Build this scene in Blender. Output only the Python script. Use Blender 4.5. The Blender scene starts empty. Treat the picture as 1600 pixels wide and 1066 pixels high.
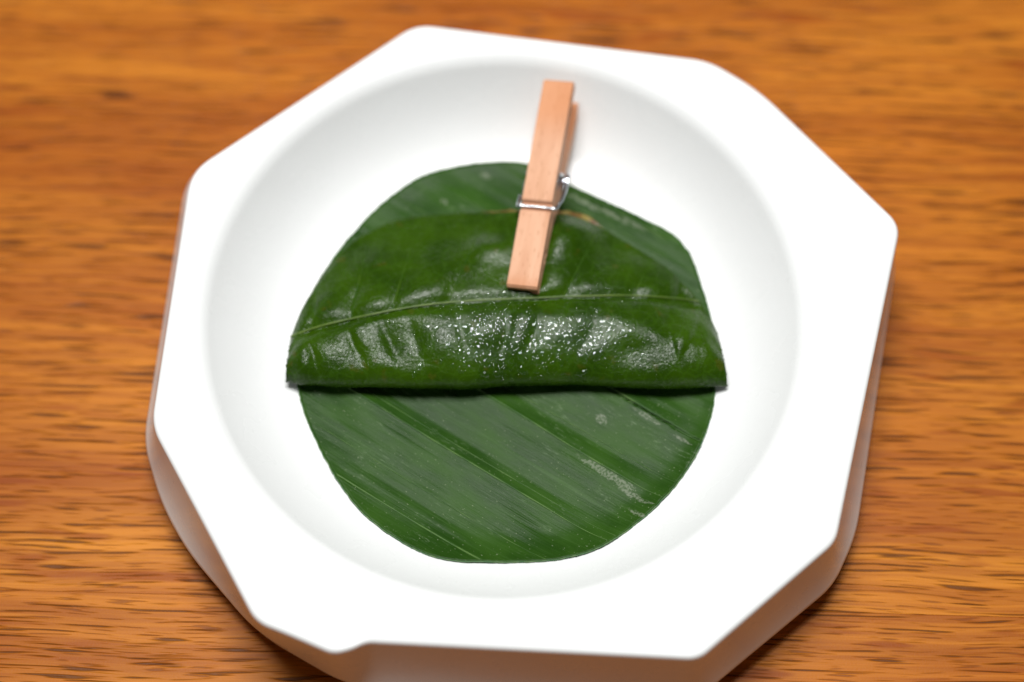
import bpy, bmesh, math, random
import numpy as np
from mathutils import Vector, Matrix

random.seed(7)
rng = np.random.default_rng(7)
MM = 0.001
scene = bpy.context.scene
col = scene.collection

# ------------------------------------------------------------------ camera, world, lights, exposure
RIM_Z = 0.0215                     # height of the plate's rim
TABLE_Z = -0.0048                  # height of the table's surface
ELEV, DIST, LENS = 65.0, 0.4254, 70.0
FPX, W, H = LENS / 36.0 * 1600.0, 1600.0, 1066.0
_e = math.radians(ELEV)
VDIR = np.array([0.0, math.cos(_e), -math.sin(_e)])
VRIGHT = np.array([1.0, 0.0, 0.0])
VUP = np.cross(VRIGHT, VDIR)
CPOS = np.array([0.0, 0.0, RIM_Z]) - DIST * VDIR

cam_data = bpy.data.cameras.new('camera')
cam = bpy.data.objects.new('camera', cam_data)
col.objects.link(cam)
cam.matrix_world = Matrix(((VRIGHT[0], VUP[0], -VDIR[0], CPOS[0]),
                           (VRIGHT[1], VUP[1], -VDIR[1], CPOS[1]),
                           (VRIGHT[2], VUP[2], -VDIR[2], CPOS[2]),
                           (0, 0, 0, 1)))
cam_data.sensor_fit = 'HORIZONTAL'
cam_data.sensor_width = 36.0
cam_data.lens = LENS
cam_data.clip_start = 0.01
cam_data.clip_end = 20.0
cam_data.dof.use_dof = True
cam_data.dof.focus_distance = 0.422
cam_data.dof.aperture_fstop = 4.2
scene.camera = cam

world = bpy.data.worlds.new('World')
scene.world = world
world.use_nodes = True
_bg = world.node_tree.nodes['Background']
_bg.inputs[0].default_value = (0.97, 0.99, 1.0, 1)
_bg.inputs[1].default_value = 0.06


def area_light(name, loc, target, sx, sy, power, color):
    d = bpy.data.lights.new(name, 'AREA')
    d.shape = 'RECTANGLE'
    d.size, d.size_y, d.energy, d.color = sx, sy, power, color
    o = bpy.data.objects.new(name, d)
    col.objects.link(o)
    o.location = loc
    o.rotation_euler = (Vector(target) - Vector(loc)).to_track_quat('-Z', 'Y').to_euler()
    return o


# a ceiling panel behind and above the table, and a wider softer ceiling light overhead
area_light('ceiling_panel_light', (-0.07, 0.32, 0.92), (0, 0, 0.01), 0.50, 0.06, 3.7, (1.0, 0.995, 0.98))
area_light('ceiling_soft_light', (-0.04, 0.16, 1.02), (0, 0, 0.01), 0.50, 0.20, 10.3, (1.0, 0.995, 0.985))

scene.view_settings.view_transform = 'Standard'
scene.view_settings.look = 'None'
scene.view_settings.exposure = 0.0
scene.view_settings.gamma = 1.0
scene.view_settings.use_curve_mapping = False
scene.cycles.use_denoising = True
scene.cycles.max_bounces = 10


# ------------------------------------------------------------------ helpers
def at(px, py, z):
    """the place in the scene, at height z, that the camera sees at photo pixel px, py"""
    ray = VDIR + (px - W / 2) / FPX * VRIGHT - (py - H / 2) / FPX * VUP
    return CPOS + (z - CPOS[2]) / ray[2] * ray


def project(P):
    v = np.asarray(P) - CPOS
    d = v @ VDIR
    return np.stack([W / 2 + FPX * (v @ VRIGHT) / d, H / 2 - FPX * (v @ VUP) / d], -1)


def link(name, mesh, mat=None, parent=None, smooth=True):
    o = bpy.data.objects.new(name, mesh)
    col.objects.link(o)
    if mat:
        mesh.materials.append(mat)
    if parent:
        o.parent = parent
    if smooth:
        mesh.polygons.foreach_set('use_smooth', [True] * len(mesh.polygons))
    return o


def grid_mesh(name, P, wrap_u=False, uv=None, flip=False):
    """P: (nu, nv, 3) array"""
    nu, nv = P.shape[:2]
    idx = np.arange(nu * nv).reshape(nu, nv)
    a = idx if wrap_u else idx[:-1]
    b = np.roll(idx, -1, 0) if wrap_u else idx[1:]
    F = np.stack([a[:, :-1], b[:, :-1], b[:, 1:], a[:, 1:]], -1).reshape(-1, 4)
    if flip:
        F = F[:, ::-1]
    m = bpy.data.meshes.new(name)
    m.from_pydata(P.reshape(-1, 3).tolist(), [], F.tolist())
    if uv is not None:
        l = m.uv_layers.new(name='UVMap')
        li = np.empty(len(m.loops), dtype=np.int32)
        m.loops.foreach_get('vertex_index', li)
        l.data.foreach_set('uv', uv.reshape(-1, 2)[li].astype(np.float32).ravel())
    m.update()
    return m


def tube_mesh(name, pts, rad, n=8, cap=True):
    """tube along a polyline; rad a number or one per point"""
    pts = [Vector(p) for p in pts]
    rad = [rad] * len(pts) if np.isscalar(rad) else list(rad)
    verts, faces = [], []
    up = None
    for i, p in enumerate(pts):
        t = (pts[min(i + 1, len(pts) - 1)] - pts[max(i - 1, 0)]).normalized()
        if up is None:
            up = t.orthogonal().normalized()
        up = (up - t * up.dot(t)).normalized()
        w = t.cross(up)
        for k in range(n):
            a = 2 * math.pi * k / n
            verts.append(p + (up * math.cos(a) + w * math.sin(a)) * rad[i])
    for i in range(len(pts) - 1):
        for k in range(n):
            faces.append((i * n + k, i * n + (k + 1) % n, (i + 1) * n + (k + 1) % n, (i + 1) * n + k))
    if cap:
        faces.append(tuple(reversed(range(n))))
        faces.append(tuple(range((len(pts) - 1) * n, len(pts) * n)))
    m = bpy.data.meshes.new(name)
    m.from_pydata([tuple(v) for v in verts], [], faces)
    m.update()
    return m


def smoothstep(a, b, x):
    t = np.clip((x - a) / (b - a), 0, 1)
    return t * t * (3 - 2 * t)


def vnoise(x, y, seed=0):
    """smooth value noise, about -1..1"""
    x = np.asarray(x, float); y = np.asarray(y, float)
    xi = np.floor(x).astype(int); yi = np.floor(y).astype(int)
    fx = x - xi; fy = y - yi
    fx = fx * fx * (3 - 2 * fx); fy = fy * fy * (3 - 2 * fy)

    def h(i, j):
        n = (i * 374761393 + j * 668265263 + seed * 974711) & 0x7fffffff
        n = ((n ^ (n >> 13)) * 1274126177) & 0x7fffffff
        return ((n ^ (n >> 16)) & 0xffff) / 32767.5 - 1
    return (h(xi, yi) * (1 - fx) * (1 - fy) + h(xi + 1, yi) * fx * (1 - fy)
            + h(xi, yi + 1) * (1 - fx) * fy + h(xi + 1, yi + 1) * fx * fy)


def catmull(ctrl, n, closed=False):
    """Catmull-Rom through ctrl (k, d) -> (n, d)"""
    c = np.asarray(ctrl, float)
    k = len(c)
    segs = k if closed else k - 1
    out = []
    for t in np.linspace(0, segs, n, endpoint=not closed):
        i = min(int(t), segs - 1); f = t - i
        if closed:
            p0, p1, p2, p3 = c[(i - 1) % k], c[i % k], c[(i + 1) % k], c[(i + 2) % k]
        else:
            p0, p1, p2, p3 = c[max(i - 1, 0)], c[i], c[i + 1], c[min(i + 2, k - 1)]
        out.append(0.5 * ((2 * p1) + (-p0 + p2) * f + (2 * p0 - 5 * p1 + 4 * p2 - p3) * f * f
                          + (-p0 + 3 * p1 - 3 * p2 + p3) * f ** 3))
    return np.array(out)


# ------------------------------------------------------------------ materials
class NT:
    def __init__(self, name):
        self.m = bpy.data.materials.new(name)
        self.m.use_nodes = True
        self.t = self.m.node_tree
        self.b = self.t.nodes['Principled BSDF']

    def n(self, typ, **kw):
        nd = self.t.nodes.new(typ)
        for k, v in kw.items():
            setattr(nd, k, v)
        return nd

    def put(self, sock, v):
        if hasattr(v, 'is_output'):
            self.t.links.new(v, sock)
        elif v is not None:
            if isinstance(v, (tuple, list)) and len(v) == 3 and sock.type == 'RGBA':
                v = (*v, 1)
            sock.default_value = v

    def set(self, name, v):
        self.put(self.b.inputs[name], v)

    def mapping(self, vec, scale=(1, 1, 1), rot=(0, 0, 0), loc=(0, 0, 0)):
        nd = self.n('ShaderNodeMapping')
        self.put(nd.inputs['Vector'], vec)
        nd.inputs['Scale'].default_value = scale
        nd.inputs['Rotation'].default_value = rot
        nd.inputs['Location'].default_value = loc
        return nd.outputs[0]

    def noise(self, vec, scale=1.0, detail=2.0, rough=0.5, dist=0.0, color=False):
        nd = self.n('ShaderNodeTexNoise')
        self.put(nd.inputs['Vector'], vec)
        nd.inputs['Scale'].default_value = scale
        nd.inputs['Detail'].default_value = detail
        nd.inputs['Roughness'].default_value = rough
        nd.inputs['Distortion'].default_value = dist
        return nd.outputs['Color' if color else 'Fac']

    def ramp(self, fac, lo, hi, a=0.0, b=1.0, smooth=True):
        nd = self.n('ShaderNodeMapRange')
        nd.interpolation_type = 'SMOOTHSTEP' if smooth else 'LINEAR'
        self.put(nd.inputs[0], fac)
        for i, v in zip((1, 2, 3, 4), (lo, hi, a, b)):
            self.put(nd.inputs[i], v)
        return nd.outputs[0]

    def math(self, op, a, b=None, c=None):
        nd = self.n('ShaderNodeMath', operation=op)
        self.put(nd.inputs[0], a)
        if b is not None:
            self.put(nd.inputs[1], b)
        if c is not None:
            self.put(nd.inputs[2], c)
        return nd.outputs[0]

    def mix(self, fac, a, b, blend='MIX'):
        nd = self.n('ShaderNodeMix', data_type='RGBA', blend_type=blend)
        self.put(nd.inputs[0], fac)
        self.put(nd.inputs[6], a)
        self.put(nd.inputs[7], b)
        return nd.outputs[2]

    def vadd(self, a, b, op='ADD'):
        nd = self.n('ShaderNodeVectorMath', operation=op)
        self.put(nd.inputs[0], a)
        self.put(nd.inputs[1], b)
        return nd.outputs[0]

    def sep(self, v):
        nd = self.n('ShaderNodeSeparateXYZ')
        self.put(nd.inputs[0], v)
        return nd.outputs

    def comb(self, x=0.0, y=0.0, z=0.0):
        nd = self.n('ShaderNodeCombineXYZ')
        for i, v in enumerate((x, y, z)):
            self.put(nd.inputs[i], v)
        return nd.outputs[0]

    def bump(self, height, strength, dist, normal=None):
        nd = self.n('ShaderNodeBump')
        self.put(nd.inputs['Height'], height)
        nd.inputs['Strength'].default_value = strength
        nd.inputs['Distance'].default_value = dist
        if normal is not None:
            self.put(nd.inputs['Normal'], normal)
        return nd.outputs[0]


def mat_oak():
    t = NT('oak')
    obj = t.n('ShaderNodeTexCoord').outputs['Object']
    info = t.n('ShaderNodeObjectInfo').outputs['Random']
    shift = t.comb(t.math('MULTIPLY', info, 3.7), t.math('MULTIPLY', info, 9.1), 0.0)
    p0 = t.vadd(obj, shift)
    # slow waviness of the grain
    warp = t.noise(t.mapping(p0, (9, 14, 1)), 1.0, 2.0, 0.5)
    warp2 = t.noise(t.mapping(p0, (45, 60, 1)), 1.0, 1.0, 0.5)
    dy = t.math('ADD', t.math('MULTIPLY', t.math('SUBTRACT', warp, 0.5), 0.009), t.math('MULTIPLY', t.math('SUBTRACT', warp2, 0.5), 0.0006))
    p = t.vadd(p0, t.comb(0.0, dy, 0.0))
    broad = t.noise(t.mapping(p, (7, 45, 1)), 1.0, 3.0, 0.55)
    band = t.noise(t.mapping(p, (12, 420, 1)), 1.0, 4.0, 0.65)
    fibre = t.noise(t.mapping(p, (70, 2200, 1)), 1.0, 2.0, 0.6)
    dens = t.noise(t.mapping(p, (8, 60, 1), loc=(3, 1, 0)), 1.0, 2.0, 0.5)
    pn = t.noise(t.mapping(p, (60, 1200, 1), loc=(1.7, 0.3, 0)), 1.0, 1.0, 0.4)
    thr = t.ramp(dens, 0.3, 0.7, 0.63, 0.515, False)
    pores = t.ramp(t.math('SUBTRACT', pn, thr), 0.0, 0.12)
    pn2 = t.noise(t.mapping(p, (110, 1900, 1), loc=(7.7, 2.3, 0)), 1.0, 1.0, 0.4)
    pores2 = t.ramp(pn2, 0.58, 0.70)
    # medullary ray flecks, running across the grain at a slant
    rmask = t.ramp(t.noise(t.mapping(p0, (9, 14, 1), loc=(5, 9, 0)), 1.0, 1.0), 0.43, 0.58)
    ray = t.ramp(t.noise(t.mapping(p, (40, 330, 1), rot=(0, 0, math.radians(14))), 1.0, 1.0, 0.4), 0.58, 0.68)
    ray = t.math('MULTIPLY', ray, rmask)
    c = t.mix(t.ramp(broad, 0.30, 0.70), (0.39, 0.105, 0.0070), (0.60, 0.212, 0.0170))
    c = t.mix(t.ramp(band, 0.38, 0.66), t.mix(0.55, c, (0.25, 0.054, 0.0055)), c)
    c = t.mix(t.math('MULTIPLY', t.ramp(band, 0.55, 0.75), 0.45), c, (0.64, 0.225, 0.024))
    c = t.mix(t.math('MULTIPLY', t.ramp(fibre, 0.35, 0.7), 0.20), c, (0.60, 0.24, 0.035))
    c = t.mix(t.math('MULTIPLY', ray, 0.55), c, (0.24, 0.042, 0.004))
    c = t.mix(t.math('MULTIPLY', pores2, 0.62), c, (0.16, 0.040, 0.006))
    c = t.mix(t.math('MULTIPLY', pores, 0.80), c, (0.080, 0.022, 0.003))
    big = t.noise(t.mapping(p0, (5, 9, 1), loc=(8, 3, 0)), 1.0, 2.0)
    c = t.mix(t.ramp(big, 0.42, 0.68), c, t.mix(1.0, c, (0.82, 0.70, 0.60), 'MULTIPLY'))
    t.set('Base Color', c)
    t.set('Roughness', t.ramp(fibre, 0.2, 0.8, 0.34, 0.46, False))
    t.set('Specular IOR Level', 0.09)
    h = t.math('SUBTRACT', t.math('MULTIPLY', fibre, 0.25), t.math('ADD', pores, t.math('MULTIPLY', pores2, 0.4)))
    speck = t.noise(p0, 2600, 2.0, 0.6)
    h = t.math('ADD', h, t.math('MULTIPLY', speck, 0.25))
    t.set('Normal', t.bump(h, 0.55, 0.00022))
    return t.m


def mat_porcelain():
    t = NT('white_porcelain')
    obj = t.n('ShaderNodeTexCoord').outputs['Object']
    n = t.noise(obj, 30, 2.0)
    t.set('Base Color', t.mix(n, (0.82, 0.83, 0.825), (0.845, 0.86, 0.855)))
    t.set('Roughness', t.ramp(t.noise(obj, 90, 3.0), 0.3, 0.7, 0.24, 0.32, False))
    t.set('Specular IOR Level', 0.35)
    w = t.noise(obj, 70, 1.5)
    t.set('Normal', t.bump(w, 0.25, 0.0006))
    return t.m


def mat_banana():
    """uv: x along the veins, y across them, in decimetres"""
    t = NT('banana_leaf_green')
    uv = t.n('ShaderNodeUVMap').outputs[0]
    obj = t.n('ShaderNodeTexCoord').outputs['Object']
    line = t.noise(t.mapping(uv, (3.0, 260, 1)), 1.0, 3.0, 0.65)
    line2 = t.noise(t.mapping(uv, (1.2, 75, 1), loc=(4, 2, 0)), 1.0, 2.0, 0.6)
    blot = t.noise(t.mapping(uv, (5, 12, 1)), 1.0, 3.0, 0.6)
    c = t.mix(t.ramp(blot, 0.3, 0.7), (0.0140, 0.047, 0.0042), (0.029, 0.080, 0.0085))
    c = t.mix(t.math('MULTIPLY', t.ramp(line, 0.45, 0.75), 0.22), c, (0.055, 0.125, 0.030))
    c = t.mix(t.math('MULTIPLY', t.ramp(line2, 0.62, 0.72), 0.22), c, (0.085, 0.165, 0.050))
    # pale scuffs: rows of little scratches along the veins, a few grey abraded scars
    sc_m = t.ramp(t.noise(t.mapping(uv, (7, 16, 1), loc=(2.3, 5.1, 0)), 1.0, 2.0), 0.50, 0.68)
    sc = t.ramp(t.noise(t.mapping(uv, (40, 190, 1)), 1.0, 3.0, 0.7), 0.54, 0.70)
    c = t.mix(t.math('MULTIPLY', t.math('MULTIPLY', sc, sc_m), 0.38), c, (0.22, 0.30, 0.17))
    spk = t.ramp(t.noise(t.mapping(uv, (160, 260, 1)), 1.0, 1.0), 0.70, 0.76)
    c = t.mix(t.math('MULTIPLY', spk, 0.5), c, (0.28, 0.33, 0.20))
    su, sv, _ = t.sep(uv)

    def scar(u0, v0, hu, hv, seed):
        du = t.math('DIVIDE', t.math('SUBTRACT', su, u0), hu)
        dv = t.math('DIVIDE', t.math('SUBTRACT', sv, v0), hv)
        d = t.math('SQRT', t.math('ADD', t.math('MULTIPLY', du, du), t.math('MULTIPLY', dv, dv)))
        nn = t.noise(t.mapping(uv, (55, 150, 1), loc=(seed, seed, 0)), 1.0, 4.0, 0.7)
        d = t.math('ADD', d, t.math('MULTIPLY', t.math('SUBTRACT', nn, 0.5), 3.2))
        return t.ramp(d, 0.75, 1.0, 1.0, 0.0)
    scars = None
    for a in SCARS:
        s_ = scar(*a)
        scars = s_ if scars is None else t.math('MAXIMUM', scars, s_)
    gr = t.ramp(t.noise(obj, 1900, 2.0), 0.35, 0.6)
    c = t.mix(t.math('MULTIPLY', scars, t.math('ADD', 0.04, t.math('MULTIPLY', gr, 0.34))), c, (0.34, 0.36, 0.28))
    t.set('Base Color', c)
    t.set('Roughness', t.ramp(blot, 0.3, 0.7, 0.33, 0.42, False))
    t.set('Specular IOR Level', 0.085)
    fine = t.noise(t.mapping(uv, (10, 420, 1)), 1.0, 2.0)
    grain = t.noise(obj, 1800, 2.0)
    t.set('Normal', t.bump(t.math('ADD', t.math('ADD', t.math('MULTIPLY', line, 0.8), t.math('MULTIPLY', fine, 0.4)),
                                  t.math('MULTIPLY', grain, 0.25)), 0.38, 0.00022))
    return t.m


def mat_plain(name, c, rough=0.5, spec=0.5, metal=0.0, noise=0.0, scale=300, c2=None):
    t = NT(name)
    obj = t.n('ShaderNodeTexCoord').outputs['Object']
    n = t.noise(obj, scale, 3.0)
    c2 = c2 or tuple(x * (1 - noise) for x in c)
    t.set('Base Color', t.mix(t.ramp(n, 0.3, 0.7), c, c2))
    t.set('Roughness', rough)
    t.set('Specular IOR Level', spec)
    t.set('Metallic', metal)
    return t.m


def mat_leaf():
    """uv: x along the roll, y from the back edge (0) over the top (about 1 at the fold) and under to 2"""
    t = NT('glossy_leaf_green')
    uv = t.n('ShaderNodeUVMap').outputs[0]
    obj = t.n('ShaderNodeTexCoord').outputs['Object']
    su, sv, _ = t.sep(uv)
    blot = t.noise(obj, 85, 3.0, 0.55)
    net = t.n('ShaderNodeTexVoronoi', feature='DISTANCE_TO_EDGE')
    t.put(net.inputs['Vector'], t.vadd(obj, t.mapping(t.noise(obj, 300, 2.0, color=True), (0.003, 0.003, 0.003))))
    net.inputs['Scale'].default_value = 330
    ve = t.ramp(net.outputs['Distance'], 0.0, 0.10, 1.0, 0.0)
    c = t.mix(t.ramp(blot, 0.32, 0.68), (0.0145, 0.041, 0.0004), (0.0270, 0.067, 0.0008))
    c = t.mix(t.math('MULTIPLY', ve, 0.15), c, (0.055, 0.140, 0.010))
    # older yellowish freckles
    fr = t.ramp(t.noise(obj, 260, 2.0), 0.66, 0.74)
    c = t.mix(t.math('MULTIPLY', fr, 0.30), c, (0.075, 0.060, 0.006))
    # dried straw-coloured margin on the hidden layer's back edge
    edge_n = t.noise(t.mapping(uv, (22, 3, 1)), 1.0, 3.0, 0.65)
    lim = t.ramp(edge_n, 0.35, 0.65, 1.985, 1.90, False)
    dry = t.ramp(t.math('SUBTRACT', sv, lim), 0.0, 0.012)
    dn = t.noise(obj, 420, 3.0)
    band_ = t.math('MAXIMUM', t.math('MULTIPLY', t.ramp(su, 0.60, 0.63), t.ramp(su, 0.74, 0.71)), t.math('MULTIPLY', t.math('MULTIPLY', t.ramp(su, 0.44, 0.48), t.ramp(su, 0.56, 0.54)), 0.7))
    dry = t.math('MULTIPLY', dry, band_)
    c = t.mix(dry, c, t.mix(t.ramp(dn, 0.4, 0.6), (0.26, 0.20, 0.055), (0.13, 0.055, 0.018)))
    t.set('Base Color', c)
    t.set('Roughness', t.ramp(t.noise(obj, 700, 3.0, 0.6), 0.3, 0.7, 0.22, 0.29, False))
    t.set('Specular IOR Level', t.ramp(t.noise(obj, 2300, 2.0, 0.6), 0.38, 0.62, 0.06, 0.36, False))
    g1 = t.noise(obj, 1900, 2.0, 0.65)
    g2 = t.noise(obj, 260, 2.0, 0.5)
    h = t.math('ADD', t.math('MULTIPLY', g1, 0.75), t.math('MULTIPLY', g2, 0.18))
    h = t.math('SUBTRACT', h, t.math('MULTIPLY', ve, 0.16))
    t.set('Normal', t.bump(h, 0.6, 0.00022))
    return t.m


def mat_pin():
    """object x runs along the piece"""
    t = NT('birch_wood')
    obj = t.n('ShaderNodeTexCoord').outputs['Object']
    a = t.noise(t.mapping(obj, (60, 900, 900)), 1.0, 3.0, 0.6)
    b = t.noise(t.mapping(obj, (40, 220, 220), loc=(3, 0, 0)), 1.0, 2.0)
    fl = t.ramp(t.noise(t.mapping(obj, (420, 2600, 2600)), 1.0, 1.0), 0.63, 0.72)
    c = t.mix(t.ramp(b, 0.3, 0.7), (0.64, 0.33, 0.195), (0.74, 0.425, 0.27))
    c = t.mix(t.math('MULTIPLY', t.ramp(a, 0.45, 0.8), 0.35), c, (0.52, 0.25, 0.12))
    c = t.mix(t.math('MULTIPLY', fl, 0.5), c, (0.42, 0.18, 0.08))
    # warmer heartwood towards both ends, as in the photograph
    x, _, _ = t.sep(obj)
    e1 = t.ramp(t.math('ADD', x, t.math('MULTIPLY', b, 0.006)), 0.037, 0.047)
    c = t.mix(t.math('MULTIPLY', e1, 0.6), c, (0.62, 0.235, 0.085))
    e0 = t.ramp(t.math('ADD', x, t.math('MULTIPLY', b, 0.003)), 0.0055, 0.0020)
    c = t.mix(t.math('MULTIPLY', e0, 0.45), c, (0.56, 0.22, 0.09))
    t.set('Base Color', c)
    t.set('Roughness', 0.62)
    t.set('Specular IOR Level', 0.25)
    t.set('Normal', t.bump(t.math('ADD', a, t.math('MULTIPLY', fl, -0.6)), 0.4, 0.00015))
    return t.m


def mat_water():
    t = NT('water')
    # thin clear film: light passes straight through, the surface mirrors by its Fresnel share
    out_ = t.t.nodes['Material Output']
    tr = t.n('ShaderNodeBsdfTransparent')
    tr.inputs[0].default_value = (0.93, 0.97, 0.93, 1)
    gl = t.n('ShaderNodeBsdfGlossy')
    gl.inputs['Roughness'].default_value = 0.04
    fr_ = t.n('ShaderNodeFresnel')
    fr_.inputs[0].default_value = 1.65
    mx = t.n('ShaderNodeMixShader')
    geo = t.n('ShaderNodeNewGeometry')
    t.put(mx.inputs[0], t.math('MULTIPLY', fr_.outputs[0], t.math('SUBTRACT', 1.0, geo.outputs['Backfacing'])))
    t.put(mx.inputs[1], tr.outputs[0])
    t.put(mx.inputs[2], gl.outputs[0])
    t.put(out_.inputs[0], mx.outputs[0])
    return t.m


# ------------------------------------------------------------------ table of oak boards
OAK = mat_oak()
GRAIN = math.radians(-1.6)
base_bm = bmesh.new()
bmesh.ops.create_cube(base_bm, size=1.0)
bmesh.ops.scale(base_bm, vec=(0.62, 0.60, 0.018), verts=base_bm.verts)
bm_mesh = bpy.data.meshes.new('tabletop')
base_bm.to_mesh(bm_mesh); base_bm.free()
table = link('tabletop', bm_mesh, mat_plain('oak_core', (0.16, 0.06, 0.015), 0.7, 0.3, noise=0.4, scale=60), smooth=False)
table.location = (0, 0.03, TABLE_Z - 0.0165)
table.rotation_euler = (0, 0, GRAIN)
table['kind'] = 'structure'
table['label'] = 'orange brown oak tabletop with dark open grain under the plate'
# joints between boards, in the table's own y (one runs below the plate near the front, one behind)
jy = [-0.30]
seam = at(120, 925, TABLE_Z)
sy = (Matrix.Rotation(-GRAIN, 3, 'Z') @ (Vector(seam) - Vector((0, 0.03, 0)))).y
joints = sorted([sy - 0.105, sy, sy + 0.168, sy + 0.262])
joints = [-0.30] + [j for j in joints if -0.29 < j < 0.29] + [0.30]
for y0, y1 in zip(joints[:-1], joints[1:]):
    bm = bmesh.new()
    bmesh.ops.create_cube(bm, size=1.0)
    bmesh.ops.scale(bm, vec=(0.62, y1 - y0 - 0.00003, 0.0072), verts=bm.verts)
    bmesh.ops.bevel(bm, geom=[e for e in bm.edges], offset=0.00006, segments=1, affect='EDGES')
    m = bpy.data.meshes.new('board')
    bm.to_mesh(m); bm.free()
    b = link('board', m, OAK, table, smooth=False)
    b.location = (0, (y0 + y1) / 2, 0.0165 - 0.0036)

# ------------------------------------------------------------------ plate
PC = np.array([-0.00206, 0.00704])       # centre of the round well
FLOOR_Z = 0.0060
R0, R1 = 0.038, 0.0648                   # where the floor starts to rise / where it reaches the rim
_wr = np.linspace(0, R1, 400)
_ws = np.interp(_wr, [0, R0, 0.046, 0.053, 0.060, 0.0635, R1], [0, 0.01, 0.22, 1.00, 1.75, 2.1, 2.25])
_wz = np.concatenate([[0], np.cumsum((_ws[1:] + _ws[:-1]) / 2 * np.diff(_wr))])
_wz = FLOOR_Z + (RIM_Z - FLOOR_Z) * _wz / _wz[-1]


def well_z(r):
    return np.interp(np.asarray(r, float), _wr, _wz)


def on_well(px, py, lift=0.0):
    z = FLOOR_Z
    for _ in range(25):
        p = at(px, py, z + lift)
        z = float(well_z(math.hypot(p[0] - PC[0], p[1] - PC[1])))
    return at(px, py, z + lift)


PORC = mat_porcelain()
NTH = 1440
TH = np.linspace(-math.pi, math.pi, NTH, endpoint=False)


def fillet(poly, radii, n=10):
    """round each corner of a closed polygon (k,2)"""
    out = []
    k = len(poly)
    for i in range(k):
        p, a, b = poly[i], poly[i - 1], poly[(i + 1) % k]
        d = min(radii[i], 0.45 * np.linalg.norm(a - p), 0.45 * np.linalg.norm(b - p))
        pa = p + (a - p) / np.linalg.norm(a - p) * d
        pb = p + (b - p) / np.linalg.norm(b - p) * d
        for t in np.linspace(0, 1, n):
            out.append((1 - t) ** 2 * pa + 2 * t * (1 - t) * p + t * t * pb)
    return np.array(out)


def polar(poly):
    """radius about the well's centre for every angle in TH"""
    q = np.asarray(poly) - PC
    dense = np.concatenate([np.linspace(q[i], q[(i + 1) % len(q)], 24, endpoint=False) for i in range(len(q))])
    a = np.arctan2(dense[:, 1], dense[:, 0]); r = np.hypot(dense[:, 0], dense[:, 1])
    o = np.argsort(a)
    return np.interp(TH, a[o], r[o], period=2 * math.pi)


# the rim's top edge, corner by corner (photo pixel, corner softness in mm)
TOP = [((650, 36), 4), ((1108, 93), 4), ((1185, 138), 6), ((1408, 350), 3.5), ((1307, 846), 2.5), ((1092, 1031), 2.5),
       ((573, 1004), 4), ((548, 1016), 3), ((520, 1022), 3), ((445, 990), 6), ((399, 972), 5), ((235, 664), 4), ((297, 266), 5)]
top_poly = np.array([at(x, y, RIM_Z)[:2] for (x, y), _ in TOP])
r_top = polar(fillet(top_poly, [s * MM for _, s in TOP]))
# the widest line of the side wall, low down
LOW_Z = TABLE_Z + 0.0078
LOW = [((640, 50), 6), ((1115, 102), 5), ((1190, 146), 6), ((1401, 408), 4), ((1338, 836), 5), ((1302, 916), 4), ((1092, 1090), 4),
       ((600, 1082), 6), ((530, 1064), 7), ((402, 990), 7), ((294, 864), 7), ((252, 788), 6), ((224, 690), 5), ((292, 275), 7)]
low_poly = np.array([at(x, y, LOW_Z)[:2] for (x, y), _ in LOW])
r_low = polar(fillet(low_poly, [s * MM for _, s in LOW]))


def smooth_ring(r, n):
    k = np.hanning(2 * n + 1); k /= k.sum()
    return np.convolve(np.concatenate([r[-n:], r, r[:n]]), k, 'valid')


def ring(r, z):
    z = np.broadcast_to(z, TH.shape)
    return np.stack([PC[0] + r * np.cos(TH), PC[1] + r * np.sin(TH), z], -1)


plate = bpy.data.objects.new('plate', None)
col.objects.link(plate)
plate.empty_display_size = 0.05
plate['label'] = 'white glazed octagonal ceramic plate with round sunken well on the oak table'
plate['category'] = 'plate'
# well
rr = np.concatenate([np.linspace(0.0002, R0, 14), np.linspace(R0, R1 - 0.0016, 60)[1:]])
rings = [ring(np.full(NTH, r), well_z(r)) for r in rr]
# soft lip: turn from the steep wall to the flat rim
ra, za = R1 - 0.0016, float(well_z(R1 - 0.0016))
slope = math.atan2(float(well_z(ra) - well_z(ra - 3e-4)), 3e-4)
p0 = np.array([ra, za])
p2 = np.array([R1 + 0.0036, RIM_Z + 0.0004])
tt = (p2[1] - p0[1]) / math.tan(slope)
p1 = np.array([p0[0] + tt, p2[1]])
for t in np.linspace(0, 1, 18)[1:]:
    q = (1 - t) ** 2 * p0 + 2 * t * (1 - t) * p1 + t * t * p2
    rings.append(ring(np.full(NTH, q[0]), q[1]))
R_LIP = p2[0]
rings.append(ring(np.full(NTH, R_LIP + 0.0006), RIM_Z + 0.0004))
well = link('well', grid_mesh('well', np.stack(rings, 1), wrap_u=True), PORC, plate)
# rim and side wall
rings = [ring(np.full(NTH, R_LIP + 0.0006), RIM_Z + 0.0004)]
ro = r_top - 0.0011
for t in (0.02, 0.15, 0.4, 0.7, 0.95, 1.0):
    rings.append(ring((R_LIP + 0.0006) * (1 - t) + smooth_ring(ro, 3) * t, RIM_Z + 0.0004 - 0.0004 * t * t))
for a in np.linspace(0, math.pi / 2, 7)[1:]:
    rings.append(ring(ro + 0.0011 * math.sin(a), RIM_Z - 0.0011 * (1 - math.cos(a))))
zt = RIM_Z - 0.0011
for t in (0.05, 0.15, 0.3, 0.45, 0.6, 0.7, 0.8, 0.88, 0.95):
    w_ = 0.66 * t + 0.34 * t ** 3
    rings.append(ring(r_top * (1 - w_) + r_low * w_, zt * (1 - t) + LOW_Z * t))
sl = smooth_ring(r_low, 4)
for t in np.linspace(0, 1, 7):
    rings.append(ring(sl - 0.0026 * t ** 2, LOW_Z - 0.0026 * t))
so = smooth_ring(r_low, 30)
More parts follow.
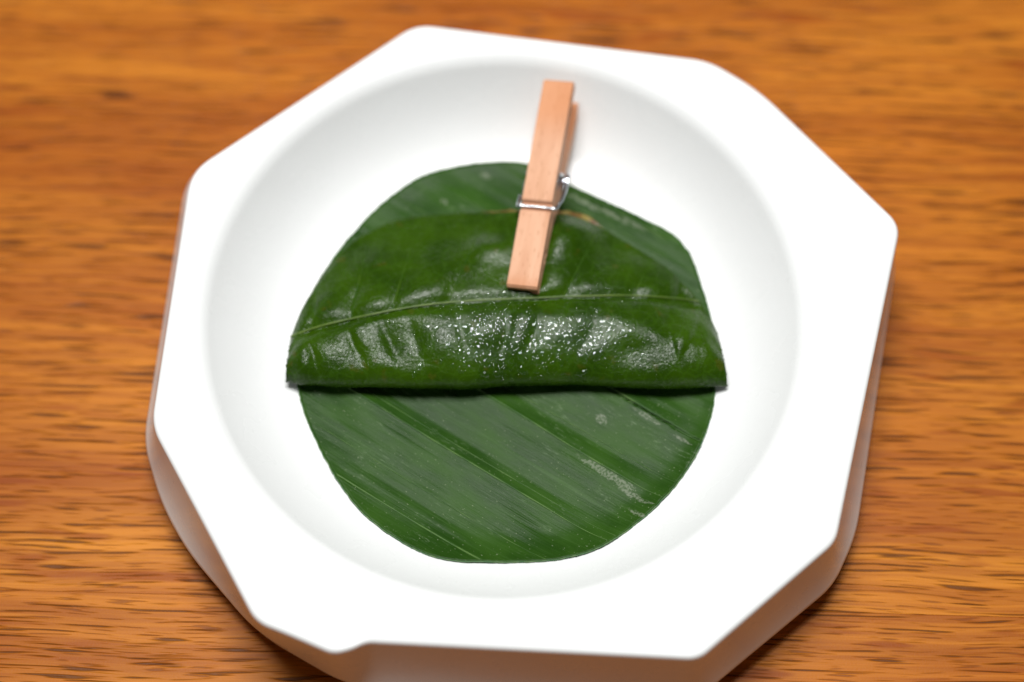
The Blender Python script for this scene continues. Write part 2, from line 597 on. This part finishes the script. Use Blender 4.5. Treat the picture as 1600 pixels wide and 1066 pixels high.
rings.append(ring(so - 0.0075, np.float64(TABLE_Z + 0.0046)))
rings.append(ring(so - 0.0120, np.float64(TABLE_Z + 0.0042)))
rings.append(ring(np.full(NTH, 0.058), TABLE_Z + 0.0040))
link('rim', grid_mesh('rim', np.stack(rings, 1), wrap_u=True), PORC, plate)
# foot ring below
prof = [(0.060, 0.0046), (0.0595, 0.0005), (0.0588, 0.0), (0.0555, 0.0), (0.0548, 0.0006), (0.0545, 0.0022), (0.0, 0.0022)]
link('foot_ring', grid_mesh('foot_ring', np.stack([ring(np.full(NTH, r), TABLE_Z + z) for r, z in prof], 1)[::8], wrap_u=True), PORC, plate)

# ------------------------------------------------------------------ banana leaf round lying in the well
BL = [(665, 272), (702, 261), (745, 254), (785, 252), (822, 254), (860, 272), (897, 291), (985, 331), (1046, 360), (1066, 379), (1083, 405), (1098, 450),
      (1112, 500), (1121, 555), (1118, 610), (1112, 650), (1095, 698), (1062, 753), (1022, 795), (985, 826), (942, 855), (893, 871),
      (850, 877), (760, 879), (683, 875), (618, 842), (570, 806), (538, 768), (508, 718), (484, 668), (469, 625),
      (462, 590), (462, 540), (478, 478), (505, 425), (540, 378), (590, 322), (635, 288)]
bl3 = np.array([on_well(x, y, 0.0004) for x, y in BL])
dense = np.concatenate([np.linspace(bl3[i], bl3[(i + 1) % len(bl3)], 40, endpoint=False) for i in range(len(bl3))])[:, :2]
k5 = np.ones(41) / 41
dense = np.stack([np.convolve(np.concatenate([dense[-20:, i], dense[:, i], dense[:20, i]]), k5, 'valid') for i in (0, 1)], -1)
BC = dense.mean(0)
va, vb = on_well(584, 634), on_well(943, 844)
VD = (vb - va)[:2] / np.linalg.norm((vb - va)[:2])        # direction of the veins
VN = np.array([-VD[1], VD[0]])                            # across them, towards the back right


def across(px, py):
    return float(on_well(px, py)[:2] @ VN)


def along(px, py):
    return float(on_well(px, py)[:2] @ VD)


RIDGES = sorted([across(584, 634), across(742, 612), across(956, 616), across(600, 790), across(660, 276), across(545, 372), across(905, 300), across(500, 790)])
RIDGES = np.array(RIDGES)


def banana_z(x, y):
    """top surface height over the well"""
    a = x * VN[0] + y * VN[1]
    l = x * VD[0] + y * VD[1]
    i = np.clip(np.searchsorted(RIDGES, a) - 1, 0, len(RIDGES) - 2)
    f = np.clip((a - RIDGES[i]) / (RIDGES[i + 1] - RIDGES[i]), 0, 1)
    f = np.where(a < RIDGES[0], 0.25, np.where(a > RIDGES[-1], 0.4, f))
    # a ridge with a steep far flank and a long near flank
    pleat = np.where(f < 0.25, 1 - f / 0.25 * 1.0, (f - 0.25) / 0.75) ** 1.15
    r = np.hypot(x - PC[0], y - PC[1])
    edge_f = 1 - 0.7 * smoothstep(0.036, 0.045, np.hypot(x - BC[0], y - BC[1]))
    return well_z(r) + 0.00028 + 0.00110 * pleat * edge_f + 0.00012 * vnoise(a * 700, l * 90, 3) + 0.00016 * (vnoise(x * 60, y * 60, 5) + 0.8)


Q = dense - BC
ang = np.arctan2(Q[:, 1], Q[:, 0]); o = np.argsort(ang)
NB = 720
tb = np.linspace(-math.pi, math.pi, NB, endpoint=False)
rb = np.interp(tb, ang[o], np.hypot(Q[:, 0], Q[:, 1])[o], period=2 * math.pi)
rb = rb + 0.00007 * vnoise(tb * 90, tb * 0, 11) + 0.00008 * vnoise(tb * 24, tb * 0, 12)
fr = np.concatenate([np.linspace(0.01, 0.96, 150), [0.985, 1.0]])
X = BC[0] + rb[:, None] * fr[None] * np.cos(tb)[:, None]
Y = BC[1] + rb[:, None] * fr[None] * np.sin(tb)[:, None]
Z = banana_z(X, Y)
P = np.stack([X, Y, Z], -1)
# cut edge: a thin lip folded down to the underside
edge = P[:, -1:].copy(); edge[:, :, 2] -= 0.00022
under = P[:, -8:-7].copy(); under[:, :, 2] -= 0.00022
P = np.concatenate([P, edge, under], 1)
UV = np.stack([P[..., 0] * VD[0] + P[..., 1] * VD[1], P[..., 0] * VN[0] + P[..., 1] * VN[1]], -1) * 10.0
SCARS = []
for (x, y, hl, hw, s_) in ((962, 752, .05, .010, 1.3), (990, 776, .045, .007, 4.2), (938, 738, .05, .008, 8.8), (1010, 655, .035, .006, 2.9),
                           (940, 658, .016, .010, 6.1), (1066, 690, .02, .004, 5.5), (1000, 805, .03, .006, 9.9),
                           (912, 318, .05, .008, 3.3), (958, 340, .04, .008, 7.4), (990, 352, .03, .007, 12.1), (758, 275, .012, .008, 10.4), (695, 318, .010, .007, 11.6)):
    SCARS.append((along(x, y) * 10, across(x, y) * 10, hl, hw, s_))
BAN = mat_banana()
banana = bpy.data.objects.new('banana_leaf', None)
col.objects.link(banana)
banana['label'] = 'dull dark green banana leaf round with diagonal ribs lining the plate well'
banana['category'] = 'leaf'
link('blade', grid_mesh('blade', P, wrap_u=True, uv=UV), BAN, banana)
CUT = mat_plain('cut_leaf_edge', (0.045, 0.13, 0.050), 0.5, 0.3, noise=0.5, scale=700, c2=(0.13, 0.21, 0.085))
ep = P[:, 151, :] - np.array([0, 0, 0.0001])
link('cut_edge', tube_mesh('cut_edge', list(ep) + [ep[0]], 0.00013, 6, cap=False), CUT, banana)
VEIN = mat_plain('banana_vein', (0.085, 0.165, 0.035), 0.5, 0.3, noise=0.6, scale=220, c2=(0.030, 0.085, 0.015))


def inside(pt):
    d = pt - BC
    return np.hypot(*d) < np.interp(math.atan2(d[1], d[0]), tb, rb, period=2 * math.pi) * 0.992


minor = [across(484, 655), across(527, 743), across(850, 640), across(655, 660), across(1000, 640), across(870, 310), across(620, 310)]
for kind, lst in (('rib', RIDGES), ('side_vein', minor)):
    for a in lst:
        pts = [VN * a + VD * l for l in np.linspace(-0.06, 0.06, 400)]
        pts = [p + VN * 0.0004 * float(vnoise((p @ VD) * 40, a * 900, 21)) for p in pts]
        pts = [p for p in pts if inside(p)]
        if len(pts) < 12:
            continue
        rad = 0.00020 if kind == 'rib' else 0.00012
        pts3 = [(p[0], p[1], float(banana_z(p[0], p[1])) + 0.00001) for p in pts]
        rads = [rad * (0.55 + 0.45 * (1 - abs(2 * i / (len(pts) - 1) - 1)) + 0.25 * float(vnoise(i * 0.11, a * 3000, 4))) for i in range(len(pts))]
        link(kind, tube_mesh(kind, pts3, rads, 6), VEIN, banana)

# ------------------------------------------------------------------ glossy leaf folded over into a half-moon parcel
NS = 420
s = 0.5 - 0.5 * np.cos(np.linspace(0, math.pi, NS)) * (0.85) - 0.15 * (0.5 - np.linspace(0, 1, NS))
s = (s - s[0]) / (s[-1] - s[0])
BO = np.array([(455, 526), (462, 506), (474, 480), (500, 433), (530, 397), (560, 372), (600, 351), (640, 340), (690, 335), (740, 333), (815, 331), (865, 334), (885, 336),
               (915, 346), (940, 357), (980, 380), (1020, 404), (1060, 437), (1094, 470), (1110, 496), (1121, 520)], float)
bx = 455 + (1121 - 455) * s
by = np.interp(bx, BO[:, 0], BO[:, 1])
by = smooth_ring(np.concatenate([by]), 6) if False else by
kk = np.hanning(13); kk /= kk.sum()
by[8:-8] = np.convolve(by, kk, 'same')[8:-8]
fx = 447 + (1136 - 447) * s
fy = 597 + 6 * np.sin(s * math.pi) * 0.6 + 5 * s + 2.0 * vnoise(s * 7, s * 0, 31)
mid = np.sin(np.clip(s, 0, 1) * math.pi) ** 0.55          # 0 at the ends, 1 in the middle
pinw = np.exp(-((bx - 836) / 62) ** 2)
zB = (9.9 + 0.5 * mid + 0.5 * vnoise(s * 6, s * 0, 33) * (1 - pinw) + 5.6 * pinw) * MM
zC = (12.2 + 4.4 * mid) * MM
zN = (9.7 + 1.1 * mid) * MM
zL = (8.3 - 0.1 * mid) * MM
B3 = np.array([at(x, y, z) for x, y, z in zip(bx, by, zB)])
F3 = np.array([at(x, y, z) for x, y, z in zip(fx, fy, zN)])
NV = 330
secs, vpar = [], None
for i in range(NS):
    b, f, n_, l_, c_ = 0.0, 1.0, zN[i], zL[i], zC[i]
    ctrl = np.array([(0.0, zB[i]), (0.17, zB[i] + 0.30 * (c_ - zB[i])), (0.36, zB[i] + 0.66 * (c_ - zB[i])), (0.52, c_ - 0.0007), (0.68, c_), (0.84, c_ - 0.17 * (c_ - n_)),
                     (0.945, n_ + 0.52 * (c_ - n_)), (1.0, n_), (0.965, l_ + 0.25 * (n_ - l_)), (0.86, l_), (0.6, l_ + 0.0002 + 0.0030 * pinw[i]), (0.3, (l_ + 0.45 * (zB[i] - l_)) * (1 - pinw[i]) + (zB[i] - 0.0012) * pinw[i]), (-0.012, zB[i] - 0.0011)])
    secs.append(catmull(ctrl, NV))
secs = np.array(secs)                                    # (NS, NV, 2)
vcoord = np.linspace(0, 12, NV)
vtop = np.interp(vcoord, [0, 1, 2, 3, 4, 5, 6, 7, 12], [0, .17, .36, .52, .68, .84, .945, 1.0, 2.0])
D = (F3 - B3)[:, :2]
PX = B3[:, None, :2] + secs[:, :, :1] * D[:, None]
P0 = np.concatenate([PX, secs[:, :, 1:]], -1)
# the lower layer's back margin stands out a little here and there behind the upper one
out = np.clip(0.0016 * (np.exp(-((bx - 905) / 45) ** 2) + 0.30 * np.exp(-((bx - 790) / 35) ** 2) + 0.35 * np.exp(-((bx - 1118) / 14) ** 2)) + 0.0003 * vnoise(s * 60, s * 0, 35), -0.0003, 0.003)
tail = smoothstep(1.6, 2.0, vtop)
Lr = np.linalg.norm(D, axis=1, keepdims=True)
P0[:, :, :2] -= (D / Lr)[:, None] * (out[:, None] * tail[None])[..., None]


def normals(P):
    du = np.gradient(P, axis=0); dv = np.gradient(P, axis=1)
    n = np.cross(dv, du)
    return n / np.maximum(np.linalg.norm(n, axis=-1, keepdims=True), 1e-12)


N0 = normals(P0)
if N0[NS // 2, 40, 2] < 0:
    N0 = -N0
S2 = np.broadcast_to(s[:, None], P0.shape[:2]); V2 = np.broadcast_to(vtop[None], P0.shape[:2])
# where the midrib runs, as the share of the way from back edge to fold
pxy = project(P0.reshape(-1, 3)).reshape(NS, NV, 2)
MR = np.array([(455, 526), (500, 510), (560, 496), (630, 482), (700, 473), (760, 469), (815, 467), (880, 464), (960, 462), (1010, 463), (1050, 466), (1094, 471), (1121, 500)], float)
mr_y = np.interp(pxy[..., 0], MR[:, 0], MR[:, 1])
dm = pxy[..., 1] - mr_y                                  # photo pixels below the midrib
fade_ends = smoothstep(0.0, 0.05, S2) * smoothstep(0.0, 0.05, 1 - S2)
# side veins: (foot on the midrib, lean) above and below, in photo pixels
UPV = [(487, 12), (548, 22), (612, 30), (700, 44), (805, 50), (880, 52), (990, 48), (1062, 20)]
DNV = [(478, 26), (540, 40), (592, 44), (640, 26), (712, 18), (800, -18), (846, -34), (940, -40), (1046, 10), (1108, -52)]


def vein_shift(d, lean, down):
    dd = np.abs(d)
    return lean * (dd / 100.0) ** (1.25 if down else 1.0)


xx = pxy[..., 0] + 5 * vnoise(pxy[..., 0] / 40, pxy[..., 1] / 40, 41)
quilt = np.zeros(P0.shape[:2]); vein_d = np.full(P0.shape[:2], 999.0)
for side, lst in ((-1, UPV), (1, DNV)):
    sel = (np.sign(dm) == side) & (V2 < 1.08)
    lines = [np.full_like(dm, 420.0)] + [fxp + vein_shift(dm, ln, side > 0) for fxp, ln in lst] + [np.full_like(dm, 1170.0)]
    for k in range(len(lines) - 1):
        wdt = np.maximum(lines[k + 1] - lines[k], 8)
        t = (xx - lines[k]) / wdt
        inn = sel & (t >= 0) & (t < 1)
        amp = (0.55, 1.25, 1.0, 1.35, 0.5, 1.0, 0.75, 1.1, 0.6, 1.3, 0.9)[(k + (side > 0)) % 11]
        quilt[inn] = (amp * (1 - np.abs(2 * t - 1) ** 2.6))[inn]
        vein_d[inn] = np.minimum(t, 1 - t)[inn] * wdt[inn]
qs = quilt.copy()
for ax in (0, 1):
    kq = np.hanning(9); kq /= kq.sum()
    qs = np.apply_along_axis(lambda v: np.convolve(np.pad(v, 4, 'edge'), kq, 'valid'), ax, qs)
below = dm > 0
span = np.where(below, np.exp(-((dm - 50 - 9 * vnoise(pxy[..., 0] / 70, pxy[..., 0] * 0, 47)) / 40) ** 2), np.exp(-((dm + 22) / 30) ** 2) * 0.9 + 0.08)
disp = qs * span * 0.00080
disp -= 0.00075 * np.exp(-(dm / 9.0) ** 2) * (V2 < 1.05)
disp += (0.00022 * vnoise(pxy[..., 0] / 34, pxy[..., 1] / 26, 43) + 0.00003 * vnoise(pxy[..., 0] / 13, pxy[..., 1] / 11, 44) + 0.0008 * vnoise(pxy[..., 0] / 90, pxy[..., 1] / 60, 45)) * smoothstep(1.25, 0.9, V2) * smoothstep(0.0, 0.12, V2)
disp += 0.0013 * np.exp(-((pxy[..., 0] - 895) / 36) ** 2 - ((pxy[..., 1] - 372) / 26) ** 2)      # puckers beside the pin
disp += 0.0013 * np.exp(-((pxy[..., 0] - 764) / 30) ** 2 - ((pxy[..., 1] - 392) / 20) ** 2)
# pressed down under the peg's jaw
press = np.exp(-((pxy[..., 0] - (832 - (pxy[..., 1] - 400) * 0.18)) / 26) ** 4) * smoothstep(465, 435, pxy[..., 1]) * (V2 < 1.05)
disp = disp * (1 - press) - 0.0006 * press
P1 = P0 + N0 * (disp * fade_ends)[..., None]
# nicks along the cut margins
P1[:, 0, :2] += (D / Lr) * (0.00012 * vnoise(s * 130, s * 0, 51))[:, None]
for e_, sd in ((0, 52), (-1, 53)):
    P1[e_, :, 0] += 0.00025 * vnoise(vtop * 26, vtop * 0, sd)
UVL = np.stack([S2, V2], -1)
LEAF = mat_leaf()
parcel = bpy.data.objects.new('folded_leaf', None)
col.objects.link(parcel)
parcel['label'] = 'glossy dark green leaf folded into a half moon parcel, pinned with a wooden peg'
parcel['category'] = 'folded leaf'
lm = grid_mesh('blade', P1, uv=UVL)
blade = link('blade', lm, LEAF, parcel)
if lm.polygons[(NS // 2) * (NV - 1) + 60].normal.z < 0:
    lm.flip_normals()
sol = blade.modifiers.new('thickness', 'SOLIDIFY')
sol.thickness = 0.00032
sol.offset = -1.0

# midrib and side veins, laid on the surface
N1 = normals(P1)
if N1[NS // 2, 40, 2] < 0:
    N1 = -N1
topmask = np.broadcast_to((vtop < 1.03)[None], pxy.shape[:2])
pj1 = project(P1.reshape(-1, 3)).reshape(NS, NV, 2)
flatpx = pj1[:, vtop < 1.03].reshape(-1, 2)
flatP = P1[:, vtop < 1.03].reshape(-1, 3); flatN = N1[:, vtop < 1.03].reshape(-1, 3)


def on_leaf(px, py):
    d = (flatpx[:, 0] - px) ** 2 + (flatpx[:, 1] - py) ** 2
    i = np.argpartition(d, 4)[:4]
    w = 1 / (d[i] + 0.05)
    n = (flatN[i] * w[:, None]).sum(0) / w.sum()
    return (flatP[i] * w[:, None]).sum(0) / w.sum(), n / np.linalg.norm(n), math.sqrt(d[i].min())


def leaf_vein(name, pix, r0, r1, mat, lift):
    q = catmull(np.array(pix, float), 90)
    pts, rads = [], []
    for j, (x, y) in enumerate(q):
        p, n, d = on_leaf(x, y)
        if d > 4:
            continue
        pts.append(p + n * lift); rads.append(r0 + (r1 - r0) * j / 89.0)
    if len(pts) < 6:
        return
    pts = np.array(pts)
    kz = np.ones(5) / 5
    for c_ in range(3):
        pts[2:-2, c_] = np.convolve(pts[:, c_], kz, 'valid')
    return link(name, tube_mesh(name, pts, rads, 8), mat, parcel)


RIBM = mat_plain('midrib_green', (0.11, 0.17, 0.022), 0.4, 0.5, noise=0.5, scale=260, c2=(0.060, 0.115, 0.010))
SVM = mat_plain('side_vein_green', (0.050, 0.105, 0.006), 0.7, 0.12, noise=0.4, scale=300, c2=(0.020, 0.065, 0.004))
leaf_vein('midrib', [tuple(p) for p in MR[:-1]], 0.00026, 0.00022, RIBM, 0.00007)
for x0, ln in UPV:
    y0 = float(np.interp(x0, MR[:, 0], MR[:, 1]))
    top = float(np.interp(x0 + ln, BO[:, 0], BO[:, 1]))
    ln_px = min(y0 - top - 10, 112)
    if ln_px < 18:
        continue
    leaf_vein('side_vein', [(x0 + ln * t * ln_px / 100, y0 - t * ln_px) for t in np.linspace(0, 1, 6)], 0.00018, 0.00008, SVM, -0.00002)
for x0, ln in DNV:
    y0 = float(np.interp(x0, MR[:, 0], MR[:, 1]))
    leaf_vein('side_vein', [(x0 + ln * (t * .95) ** 1.25, y0 + t * 95) for t in np.linspace(0, 1, 6)], 0.00010, 0.00005, SVM, -0.00008)

# ------------------------------------------------------------------ wooden peg
PIN = mat_pin()
STEEL = mat_plain('galvanised_wire', (0.72, 0.75, 0.80), 0.16, 0.5, metal=1.0, noise=0.15, scale=900)
T0 = at(815, 449, 0.0184)          # middle of the jaw tip's upper edge
T1 = at(873, 124, 0.0236)          # middle of the handle end's upper edge
AX = Vector(T1 - T0); PL = AX.length; AX.normalize()
SIDE = AX.cross(Vector((0, 0, 1))).normalized()
ROLL = math.radians(-8)
NUP = SIDE.cross(AX).normalized()
SIDE = (Matrix.Rotation(ROLL, 3, AX) @ SIDE).normalized()
NUP = SIDE.cross(AX).normalized()
PW = 0.0069
TK = 0.0040
peg = bpy.data.objects.new('clothes_peg', None)
col.objects.link(peg)
peg.matrix_world = Matrix(((AX.x, -SIDE.x, NUP.x, T0[0]), (AX.y, -SIDE.y, NUP.y, T0[1]), (AX.z, -SIDE.z, NUP.z, T0[2]), (0, 0, 0, 1)))
peg['label'] = 'small pale wooden clothes peg with steel spring clipped to the folded leaf'
peg['category'] = 'clothes peg'
LC = 0.535 * PL                     # where the coil sits
LW = 0.375 * PL                     # where the wire crosses


def half_profile():
    """side outline of one half: x along, z up; outer face at z = 0"""
    pts = [(0.0, -0.0006), (0.0005, 0.0)]
    pts += [(LW - 0.0009, 0.0), (LW - 0.0005, -0.0010), (LW + 0.0013, -0.0010), (LW + 0.0016, -0.00012), (LW + 0.0019, 0.00012)]
    pts += [(PL * 0.7, 0.0001), (PL - 0.0007, 0.0), (PL, -0.0007)]
    pts += [(PL, -0.0026), (PL - 0.0006, -0.0031), (LC + 0.0075, -TK + 0.0001), (LC + 0.0022, -TK)]
    for a in np.linspace(0, math.pi, 9)[1:-1]:
        pts.append((LC + 0.0021 * math.cos(a), -TK + 0.0016 * math.sin(a)))
    th = lambda x: -(0.0020 + (TK - 0.0020) * x / (LC - 0.0022))      # the jaw thins towards its tip
    pts += [(LC - 0.0022, -TK), (0.0105, th(0.0105))]
    for a in np.linspace(0, math.pi, 7)[1:-1]:
        pts.append((0.0088 + 0.0017 * math.cos(a), th(0.0088) + 0.0008 * math.sin(a)))
    pts += [(0.0071, th(0.0071)), (0.0005, th(0.0005)), (0.0, -0.0017)]
    return pts


def half_mesh(name):
    pr = half_profile()
    bm = bmesh.new()
    a = [bm.verts.new((x, -PW / 2, z)) for x, z in pr]
    b = [bm.verts.new((x, PW / 2, z)) for x, z in pr]
    n = len(pr)
    fa = bm.faces.new(a)
    fb = bm.faces.new(list(reversed(b)))
    for i in range(n):
        bm.faces.new((a[(i + 1) % n], a[i], b[i], b[(i + 1) % n]))
    bmesh.ops.recalc_face_normals(bm, faces=bm.faces)
    edges = [e for e in bm.edges if (fa in e.link_faces or fb in e.link_faces)]
    bmesh.ops.bevel(bm, geom=edges, offset=0.00022, segments=2, affect='EDGES', profile=0.6)
    m = bpy.data.meshes.new(name)
    bm.to_mesh(m); bm.free()
    return m


hm = half_mesh('jaw')
upper = link('jaw', hm, PIN, peg, smooth=False)
upper['label'] = 'upper wooden half of the peg'
lower = upper.copy()
col.objects.link(lower)
lower.parent = peg
lower['label'] = 'lower wooden half of the peg behind the upper one'
# turned over, opened at the handle end about the coil
OPEN = math.radians(9.0)
flip = Matrix.Rotation(math.pi, 4, 'X')
Mx = Matrix.Translation((LC, 0, -TK - 0.0004)) @ Matrix.Rotation(OPEN, 4, 'Y') @ Matrix.Translation((-LC, 0, -TK - 0.0004 + 0.0000)) @ flip
lower.matrix_local = Mx
# spring: coil between the halves, one wire over the upper half, one under the lower half
WR = 0.00045
RC = 0.0020
cz = -TK - 0.0003
HWD = PW / 2 + 0.0006
spring = bpy.data.objects.new('spring', None)
col.objects.link(spring)
spring.parent = peg
coil = []
turns = 6
for i in range(turns * 24 + 1):
    a = 2 * math.pi * i / 24
    coil.append((LC + RC * math.cos(a), -HWD - 0.0011 + (2 * HWD + 0.0008) * i / (turns * 24), cz + RC * math.sin(a)))
link('coil', tube_mesh('coil', coil, WR, 8), STEEL, spring)


def wire(pts, n=60):
    return tube_mesh('wire', catmull(np.array(pts, float), n), WR, 8)


y_r = -(HWD + 0.0002)        # the side nearer the camera's right
zt_ = -0.0010 + WR + 0.00002
sg = -1 if (SIDE.x > 0) else 1
for yy, zz, over in ((sg * HWD, zt_, True), (-sg * HWD, None, False)):
    if over:
        pts = [(LC + RC, yy * 1.27, cz), (LC + RC * 0.5, yy * 1.36, cz + RC * 0.95), (LC - 0.0012, yy * 1.36, cz + 0.0020), (LW + 0.0030, yy * 1.28, -0.0013), (LW + 0.0010, yy * 1.12, zz - 0.0004), (LW + 0.0003, yy * 1.0, zz),
               (LW + 0.0003, yy * 0.6, zz), (LW + 0.0003, 0, zz), (LW + 0.0003, -yy * 0.7, zz), (LW + 0.0003, -yy * 0.98, zz), (LW + 0.0004, -yy * 1.10, zz - 0.0007), (LW + 0.0016, -yy * 1.12, zz - 0.0016), (LW + 0.0035, -yy * 1.12, zz - 0.0020)]
    else:
        zz = -0.0076
        pts = [(LC + RC, yy * 1.02, cz), (LC + RC * 0.4, yy * 1.12, cz - RC), (LC - 0.0015, yy * 1.14, cz - 0.0022), (LW + 0.0025, yy * 1.12, zz + 0.0006), (LW + 0.0006, yy * 1.0, zz - 0.0002), (LW, yy * 0.5, zz - 0.0003), (LW, 0, zz - 0.0003), (LW, -yy * 0.7, zz - 0.0003), (LW, -yy * 1.02, zz)]
    link('wire', wire(pts), STEEL, spring)

# ------------------------------------------------------------------ water beads and mist on the roll
mask = (flatN[:, 2] > 0.2)
den = np.zeros(len(flatpx))
x_, y_ = flatpx[:, 0], flatpx[:, 1]
den += 1.0 * np.exp(-((x_ - 800) / 62) ** 2 - ((y_ - 556) / 20) ** 2)
den += 0.9 * np.exp(-((x_ - 890) / 58) ** 2 - ((y_ - 524) / 20) ** 2)
den += 0.7 * np.exp(-((x_ - 760) / 45) ** 2 - ((y_ - 510) / 26) ** 2)
den += 0.12 * np.exp(-((x_ - 830) / 120) ** 2 - ((y_ - 530) / 42) ** 2)
den_s = den + 0.28 * np.exp(-((x_ - 920) / 75) ** 2 - ((y_ - 458) / 9) ** 2) + 0.28 * np.exp(-((x_ - 690) / 42) ** 2 - ((y_ - 468) / 5) ** 2) + 0.10 * np.exp(-((x_ - 880) / 170) ** 2 - ((y_ - 560) / 32) ** 2)
den *= mask * (y_ < 588); den_s *= mask * (y_ < 595)
# grid cells are uneven in size: weigh by their spread on the sheet
cell = np.linalg.norm(np.gradient(P1, axis=0), axis=-1) * np.linalg.norm(np.gradient(P1, axis=1), axis=-1)
cell = cell[:, vtop < 1.03].reshape(-1)
verts, faces, taken = [], [], []


def bead(p, n, r, hgt, stretch, rot):
    n = Vector(n); t = n.orthogonal().normalized()
    t = Matrix.Rotation(rot, 3, n) @ t
    w = n.cross(t)
    seg = 14 if r > 0.00025 else 7
    rows = 4 if r > 0.00025 else 3
    base = len(verts)
    p = Vector(p) - n * 0.00003
    f1, f2 = rng.random() * 6.28, rng.random() * 6.28
    l1, l2 = (0.22, 0.14) if r > 0.00025 else (0.1, 0.05)
    lob = [1 + l1 * math.sin(2 * 2 * math.pi * k / seg + f1) + l2 * math.sin(3 * 2 * math.pi * k / seg + f2) for k in range(seg)]
    for i in range(rows):
        a = math.pi / 2 * i / rows
        rr_, hh = math.cos(a) ** 0.8, math.sin(a)
        for k in range(seg):
            q = 2 * math.pi * k / seg
            verts.append(tuple(p + t * (r * stretch * rr_ * lob[k] * math.cos(q)) + w * (r * rr_ * lob[k] * math.sin(q)) + n * (hgt * hh)))
    verts.append(tuple(p + n * hgt))
    for i in range(rows - 1):
        for k in range(seg):
            faces.append((base + i * seg + k, base + i * seg + (k + 1) % seg, base + (i + 1) * seg + (k + 1) % seg, base + (i + 1) * seg + k))
    apex = base + rows * seg
    for k in range(seg):
        faces.append((base + (rows - 1) * seg + k, base + (rows - 1) * seg + (k + 1) % seg, apex))


wl = den * cell; wl /= wl.sum(); ws = den_s * cell; ws /= ws.sum()
got = []
for count, wts, lo, hi in ((120, wl, .00050, .00100), (260, wl, .00028, .00052), (1500, ws, .00008, .00022)):
    for i in rng.choice(len(flatpx), size=count * 2, p=wts, replace=False):
        r = lo + (hi - lo) * rng.random() ** 1.8
        p = flatP[i]
        if any((p[0] - g[0]) ** 2 + (p[1] - g[1]) ** 2 < (0.80 * (r + g[3])) ** 2 for g in got):
            continue
        got.append((*p, r))
        bead(p, flatN[i], r, r * (0.30 + 0.16 * rng.random()), 1.0 + 0.7 * rng.random() ** 2, rng.random() * 6.28)
        count -= 1
        if count == 0:
            break
wm = bpy.data.meshes.new('water_droplets')
wm.from_pydata(verts, [], faces)
wm.update()
drops = link('water_droplets', wm, mat_water())
drops['kind'] = 'stuff'
drops['label'] = 'tiny clear water droplets scattered over the front of the folded leaf'
drops['category'] = 'water droplets'
